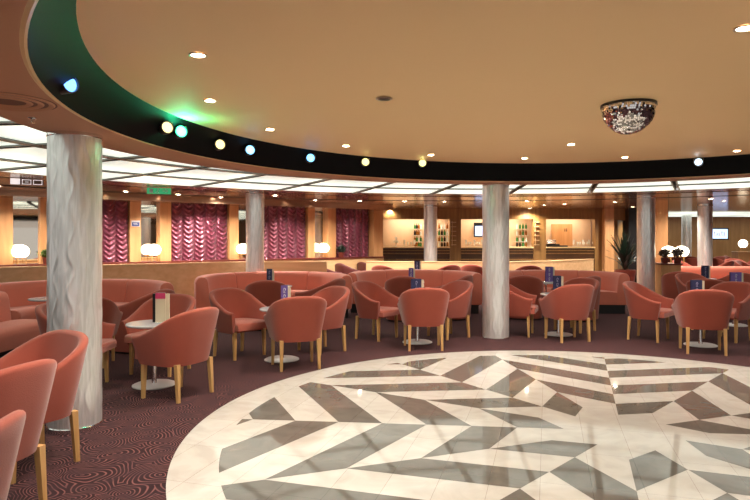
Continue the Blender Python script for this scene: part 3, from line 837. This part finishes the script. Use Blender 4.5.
dl = [(198, 54, 'recessed dome downlight nearest the top left of the dome'), (210, 100, 'recessed dome downlight above the green stage light'),
      (270, 129, 'recessed dome downlight above the left blue stage light'), (346, 145.5, 'recessed dome downlight between a blue and a yellow stage light'),
      (431, 154.6, 'recessed dome downlight above the right yellow stage light'), (524.6, 158, 'recessed dome downlight just right of the middle column'),
      (571, 144, 'recessed dome downlight left below the mirror ball'), (625, 157, 'recessed dome downlight straight below the mirror ball'),
      (737, 150.6, 'recessed dome downlight at the right, above the white stage light'), (745, 27, 'recessed dome downlight in the top right corner')]
for px, py, l in dl:
    x, y = onceil(px, py, Z_UP); downlight(x, y, Z_UP, l, 'downlights in the dome ceiling', power=DP)
x, y = onceil(384, 98, Z_UP); downlight(x, y, Z_UP, 'small dark unlit ceiling sensor in the dome', on=False, r=.045)
for x, y in ((-.9, 2.6), (.8, 1.6), (2.9, 1.4), (4.6, 2.4), (4.9, 5.2)):      # the same fittings outside the frame
    light('SPOT', (x, y, Z_UP-.03), DP, WARM, .05, (0, 0, 0), 120, .7)
ol = [(7, 185), (126, 191), (178, 194), (107, 199), (130, 197), (192, 200), (227, 196), (210, 204), (275, 195), (319, 199), (362, 200), (405, 201), (390, 209),
      (456, 210), (446, 200.5), (527, 201), (544, 205), (530, 208.5), (554, 210), (564.6, 204), (615, 202), (606, 213), (617, 214), (632.6, 207), (711, 198.7), (724, 201)]
near = ['at the far left edge', 'right of the big near column', 'left of the exit sign reflection', 'just beside the big near column', 'between the big column and the exit sign', 'above the widest curtain',
        'above the right side of the widest curtain', 'low above the widest curtain', 'right of the slim column top', 'above the third curtain', 'above the rightmost curtain', 'above the left bar opening',
        'low above the left bar opening', 'above the pillar between two bar openings', 'left of the middle column top', 'right of the middle column top', 'above the second bar opening right end', 'low, right of the middle column',
        'above the pillar before the third bar opening', 'above the third bar opening', 'above the doorway beside the bar', 'low above the doorway beside the bar', 'right above the doorway', 'left of the column by the plant',
        'left one of the pair above the distant column', 'right one of the pair above the distant column']
for (px, py), l in zip(ol, near):
    x, y = onceil(px, py, ZC)
    z = ZC if hypot(x-CC[0], y-CC[1]) < 9.6 or hypot(x-CC[0], y-CC[1]) > 11 else ZC-.008
    r_ = hypot(x-CC[0], y-CC[1])
    if G0-.07 < r_ < G1+.07:
        s_ = (G1+.1)/r_; x = CC[0]+(x-CC[0])*s_; y = CC[1]+(y-CC[1])*s_; z = ZC
    # keep clear of the lowered bulkhead by the curtain wall
    dw = -( (Vector((x, y, 0))-ORI).dot(Vector((-wd.y, wd.x, 0))) )
    if x < 0 and dw < .95:
        z = 2.36 if 0 < dw < .75 else z
        if not dw < .7: y -= .35
        if dw <= .1: y -= .6
    downlight(x, y, z, 'small glowing ceiling downlight '+l, 'downlights in the outer ceiling', r=.055, power=150, spot=150)

# stage lights on the black band
def bandpt(px, py, r=None):
    u = (px-375)/600; t = .5
    for _ in range(6):
        cx, cy, rr = CC[0]+UC[0]*t, CC[1]+UC[1]*t, R_LO+(R_UP-R_LO)*t-.08
        a = 1+u*u; bq = -2*(u*cx+cy); c = cx*cx+cy*cy-rr*rr
        y = (-bq+sqrt(max(0, bq*bq-4*a*c)))/(2*a); z = EYE+(239-py)/600*y; t = min(1.1, max(0, (z-Z_LO)/(Z_UP-Z_LO)))
    return u*y, y, z
stg = [(69, 84, (.12, .35, 1), 'blue', 'stage light glowing blue at the far left of the black band', 12),
       (167, 127.5, (1, .8, .35), 'yellow', 'stage light glowing yellow just left of the green one', 10),
       (181, 131.5, (.05, 1, .45), 'green', 'stage light glowing bright green on the black band', 60),
       (220, 144.5, (1, .78, .3), 'yellow', 'stage light glowing yellow between the green and the blue ones', 10),
       (250, 150, (.2, .6, 1), 'blue', 'stage light glowing pale blue, second blue from the left', 12),
       (310.5, 158, (.15, .5, 1), 'blue', 'stage light glowing blue, third blue from the left', 12),
       (365.5, 162, (1, .85, .3), 'yellow', 'stage light glowing yellow, left one of the centre pair', 9),
       (422.5, 163, (1, .95, .3), 'yellow', 'stage light glowing yellow, right one of the centre pair', 9),
       (698.5, 162, (.7, .85, 1), 'white', 'stage light glowing bluish white at the right of the band', 8)]
for px, py, c, cn, l, pw in stg:
    x, y, z = bandpt(px, py); d = Vector((.5-x, 2.2-y, 0)).normalized()
    t = empty('stage_light', (x, y, z), face(d.x, d.y), l, 'stage light')
    em = mat('glow_'+cn, (c[0], c[1], c[2], 1), .4, emit=(c[0], c[1], c[2], 1), estr={'green': 9, 'blue': 2.4, 'yellow': 1.3, 'white': 1.0}[cn])
    b = MB(); b.lathe([(.03, -.10), (.05, -.09), (.054, .02), (.048, .02), (.046, .0)], 20); o = b.build('can', M['black'], t); o.rotation_euler.x = -pi/2
    b = MB(); b.lathe([(0, .024), (.03, .018), (.048, .0)], 20); o = b.build('lens', em, t); o.rotation_euler.x = -pi/2
    b = MB(); b.tube([(-.055, 0, -.0), (-.055, -.03, .05), (.055, -.03, .05), (.055, 0, 0)], .005, 6); b.build('yoke', M['chrome'], t)
    if cn == 'green':
        light('POINT', (x+d.x*.10, y+d.y*.10, z), 5.5, c, .03)
    else:
        light('SPOT', (x+d.x*.07, y+d.y*.07, z), pw*.12, c, .03, ((d+Vector((0, 0, -.6))).to_track_quat('-Z', 'Y')).to_euler(), 110, .6)

# ------------------------------------------------------------------ signs and vents
x, y = onceil(158.5, 187, ZC)
y = 11.6; x = X(159, y)
t = empty('exit_sign', (x, y, 0), .35, 'green running man exit sign hanging from the ceiling before the mirror', 'exit sign')
b = MB(); b.box(-.22, .22, -.015, .015, 2.37, 2.485); b.build('sign_panel', M['green_sign'], t)
b = MB()
b.sphere((-.015, -.018, 2.462), .011, 10, 6); b.tube([(-.015, -.018, 2.45), (-.03, -.018, 2.42)], .008, 5)
b.tube([(-.03, -.018, 2.42), (-.01, -.018, 2.405), (-.02, -.018, 2.385)], .005, 5); b.tube([(-.03, -.018, 2.42), (-.05, -.018, 2.40), (-.07, -.018, 2.40)], .005, 5)
b.tube([(-.04, -.018, 2.44), (-.015, -.018, 2.445), (.01, -.018, 2.43)], .004, 5)
b.tube([(.06, -.018, 2.43), (.16, -.018, 2.43)], .006, 5); b.tube([(.12, -.018, 2.46), (.16, -.018, 2.43), (.12, -.018, 2.40)], .006, 5)
b.box(-.17, -.11, -.019, -.016, 2.39, 2.465)
b.build('pictogram', M['white'], t)
y = 9.9; x = X(27, y)
t = empty('ceiling_sign', (x, y, 0), .5, 'long hanging sign with a white square and outlined shapes at the far left', 'sign')
b = MB(); b.box(-.24, .24, -.015, .015, 2.39, 2.495); b.build('sign_panel', M['sign_brown'], t)
b = MB(); b.box(-.235, -.10, -.02, -.016, 2.395, 2.49)
for x0_ in (-.07, .09):
    w = .13
    for (a, c, e, f) in ((x0_, x0_+w, 2.40, 2.408), (x0_, x0_+w, 2.47, 2.478), (x0_, x0_+.008, 2.40, 2.478), (x0_+w-.008, x0_+w, 2.40, 2.478)): b.box(a, c, -.02, -.016, e, f)
b.box(-.03, .02, -.02, -.016, 2.435, 2.443)
b.build('white_marks', M['sign_white'], t)
pw_ = WR @ Vector((wt(133.5), -.175, 1.86))
t = empty('wall_notice', tuple(pw_), wang, 'small blue notice on the wooden pilaster left of the mirror', 'notice')
b = MB(); b.box(-.095, .095, 0, .012, -.07, .07); b.build('plate', M['white'], t)
b = MB(); b.box(-.085, .085, -.004, 0, -.06, .03); b.build('blue_field', M['blue_sign'], t)
b = MB(); b.box(-.05, .05, -.007, -.004, -.02, -.01); b.box(-.06, .03, -.007, -.004, 0, .01); b.build('lettering', M['white'], t)

x, y = onceil(14, 105.5, Z_LO)
t = empty('air_diffuser', (-2.22, 3.62, Z_LO), 0, 'round slotted air diffuser in the brown ceiling at the top left', 'air vent')
b = MB()
for r in (.10, .16, .22): b.lathe([(r, -.001), (r+.012, -.008), (r+.03, -.010), (r+.04, -.001)], 48)
b.build('rings', M['soffit'], t)
b = MB(); b.lathe([(.0, -.002), (.27, -.002)], 48); b.build('grille', M['grille'], t)
x, y = onceil(32, 118, Z_LO)
t = empty('sprinkler_head', (x, y, Z_LO), 0, 'small chrome sprinkler head beside the round air diffuser', 'sprinkler')
b = MB(); b.lathe([(.028, 0), (.026, -.006), (.008, -.01), (.007, -.03), (.0, -.031)], 16); b.build('body', M['chrome'], t)
b = MB()
for k in range(6):
    a = k*pi/3; b.box(.004, .024, -.003, .003, -.034, -.031, M4=Matrix.Rotation(a, 4, 'Z'))
b.build('deflector', M['chrome'], t)

# ------------------------------------------------------------------ bar contents
def bottle_mesh(kind, h):
    b = MB()
    if kind == 'bottle': b.lathe([(0, 0), (.034, 0), (.036, .01), (.036, h*.62), (.013, h*.78), (.012, h*.98), (.014, h), (0, h)], 14)
    else: b.lathe([(0, 0), (.03, 0), (.004, .006), (.004, .07), (.03, .10), (.034, h), (.031, h), (.026, .105), (0, .08)], 14)
    return b
def shelf(x0, x1, y, z, l):
    b = MB(); b.box(x0, x1, y, y+.16, z, z+.014); o = b.build('glass_shelf', M['bottle_clear']); tag(o, l, 'shelf', 'glass shelves behind the bar')
protos = {}
for m_ in ('bottle_green', 'bottle_amber', 'bottle_dark', 'bottle_clear'):
    protos[m_] = bottle_mesh('bottle', .29)
def put(kind, m_, x, y, z, label, group, h=.29):
    key = kind+m_+str(h)
    if key not in protos or isinstance(protos[key], MB):
        o = bottle_mesh(kind, h).build('bottle' if kind == 'bottle' else 'wine_glass', M[m_]); protos[key] = o
    else:
        o = protos[key].copy(); COL.objects.link(o)
    o.location = (x, y, z); tag(o, label, 'bottle' if kind == 'bottle' else 'glass', group)
rnd = random.Random(9)
SY = BY+.80
racks = [(438, 449, 'right end of the left bar opening'), (414, 422, 'left bar opening, left of the slim column'), (516, 528, 'second bar opening, right of the middle column')]
for a, c, where in racks:
    xa, xb = X(a, SY), X(c, SY)
    zs = [1.40, 1.62, 1.84]
    for k, z in enumerate(zs):
        shelf(xa-.03, xb+.03, SY, z, 'glass bottle shelf at the '+where)
    for k, z in enumerate([ZB0-.014]+zs[:3]):
        n = 4
        hh = .16 if k < 4 else .2
        for i in range(n):
            put('bottle', rnd.choice(['bottle_green', 'bottle_amber', 'bottle_dark', 'bottle_clear']), xa+(xb-xa)*(i+.5)/n, SY+.07, z+.0145, 'small bottle on the '+['counter', 'lowest shelf', 'middle shelf', 'top shelf'][k]+' at the '+where, 'bottles at the '+where, .185)
for a, c, where, n in ((404, 414, 'left bar counter', 4), (466, 482, 'counter left of the middle column', 7), (574, 592, 'third bar counter', 8)):
    for i in range(n):
        put('glass', 'bottle_clear', X(a+(c-a)*i/(n-1), BY+.3)+rnd.uniform(-.02, .02), BY+.3+rnd.uniform(-.1, .1), ZB0, 'clear glass standing on the '+where, 'glasses on the '+where, .17 if i % 3 else .24)
# side shelves (light metal ladder strips) beside openings
for px in (452, 535):
    b = MB()
    for k in range(6): b.box(X(px, BY)-.03, X(px+4, BY), BY-.05, BY, 1.30+.15*k, 1.315+.15*k)
    b.box(X(px, BY), X(px, BY)+.012, BY-.03, BY, 1.28, 2.1)
    tag(b.build('ladder_rack', M['oak_light']), 'narrow rack of short pale rungs on the bar pillar, '+('left of' if px < 500 else 'right of')+' the middle column', 'rack')
# espresso machine and the crystal-like display
t = empty('coffee_machine', (X(552, BY+.35), BY+.35, ZB0), 0, 'dark and steel coffee machine at the left of the third bar opening', 'coffee machine')
b = MB(); b.box(-.2, .22, -.15, .15, 0, .10); b.build('base', M['black'], t, bevel=.01)
b = MB(); b.box(-.2, .10, -.13, .15, .10, .24); b.build('body', M['chrome'], t, bevel=.015)
b = MB(); b.box(.12, .5, -.12, .12, 0, .05); b.build('drip_tray', M['black'], t, bevel=.01)
t = empty('glass_fountain', (X(396, BY+.35), BY+.35, ZB0), 0, 'tall bright glass display with spouts on the left bar counter', 'glassware')
b = MB(); b.lathe([(0, 0), (.05, 0), (.02, .03), (.02, .12), (.09, .18), (.03, .19), (.02, .28), (.06, .31), (.01, .33), (.008, .42), (0, .43)], 20); b.build('stem', M['bottle_clear'], t)
for k in range(6):
    a = k*pi/3; b = MB(); b.tube([(0, 0, .15), (.10*cos(a), .10*sin(a), .22), (.17*cos(a), .17*sin(a), .12)], .008, 6); b.build('spout', M['bottle_clear'], t)
t = empty('bar_screen', (X(480, BY+.9), BY+.86, 1.85), 0, 'small lit blue screen behind the bar left of the middle column', 'screen')
b = MB(); b.box(-.22, .22, -.02, .02, -.28, .22); b.build('frame', M['black'], t)
b = MB(); b.box(-.18, .18, -.026, -.021, -.24, .10); b.build('screen', M['screen'], t)
# door seen in the third opening
t = empty('door_1', (X(562, BY+.95), BY+.97, 1.0), 0); t['kind'] = 'structure'
b = MB(); b.box(-.36, .36, -.02, .02, 0, 1.02); b.build('door_leaf', M['oak'], t)
b = MB()
for x_ in (.10, .16): b.sphere((x_, -.025, .86), .016, 10, 6); b.box(x_-.016, x_+.016, -.03, -.021, .76, .84)
b.build('pictogram', M['bar_dark'], t)
for i, (a, c) in enumerate(ops):
    w = c-a
    for k in range(2):
        xx = a+w*(.3+.42*k); downlight(xx, BY+.55, 2.30, 'small downlight over the bar counter, '+['left', 'middle', 'right'][i]+' opening', 'downlights over the bar counter', r=.035)
    o = light('AREA', (a+w/2, BY+.6, 2.28), 6*w, (1, .82, .58), w*.8, (0, 0, 0))
    o.data.shape = 'RECTANGLE'; o.data.size_y = .4

# wall washers of the curtain wall (the downlights in the bulkhead)
for px in (25, 100, 148, 200, 243, 282, 319, 350):
    p = WR @ Vector((wt(px), -.55, 2.33))
    light('SPOT', tuple(p), 20, WARM, .05, (0, 0, 0), 130, .8)
# added spots without fittings, to brighten the far right lounge
for x, y in ((12, 19), (15, 19), (9, 18), (11, 23.5), (14, 24.5), (16.5, 23.5), (16, 15), (12.5, 12), (9, 9)):
    light('SPOT', (x, y, ZC-.03), 170, WARM, .05, (0, 0, 0), 140, .8)

# ------------------------------------------------------------------ world, view
w = bpy.data.worlds.new('world'); S.world = w; w.use_nodes = True
w.node_tree.nodes['Background'].inputs[0].default_value = (1, .94, .87, 1)
w.node_tree.nodes['Background'].inputs[1].default_value = .34
S.view_settings.view_transform = 'Standard'; S.view_settings.look = 'None'; S.view_settings.gamma = 1
S.view_settings.exposure = .80; S.view_settings.use_curve_mapping = False
S.cycles.use_denoising = True; S.cycles.max_bounces = 10; S.cycles.diffuse_bounces = 5
S.cycles.sample_clamp_indirect = 6; S.cycles.caustics_reflective = True
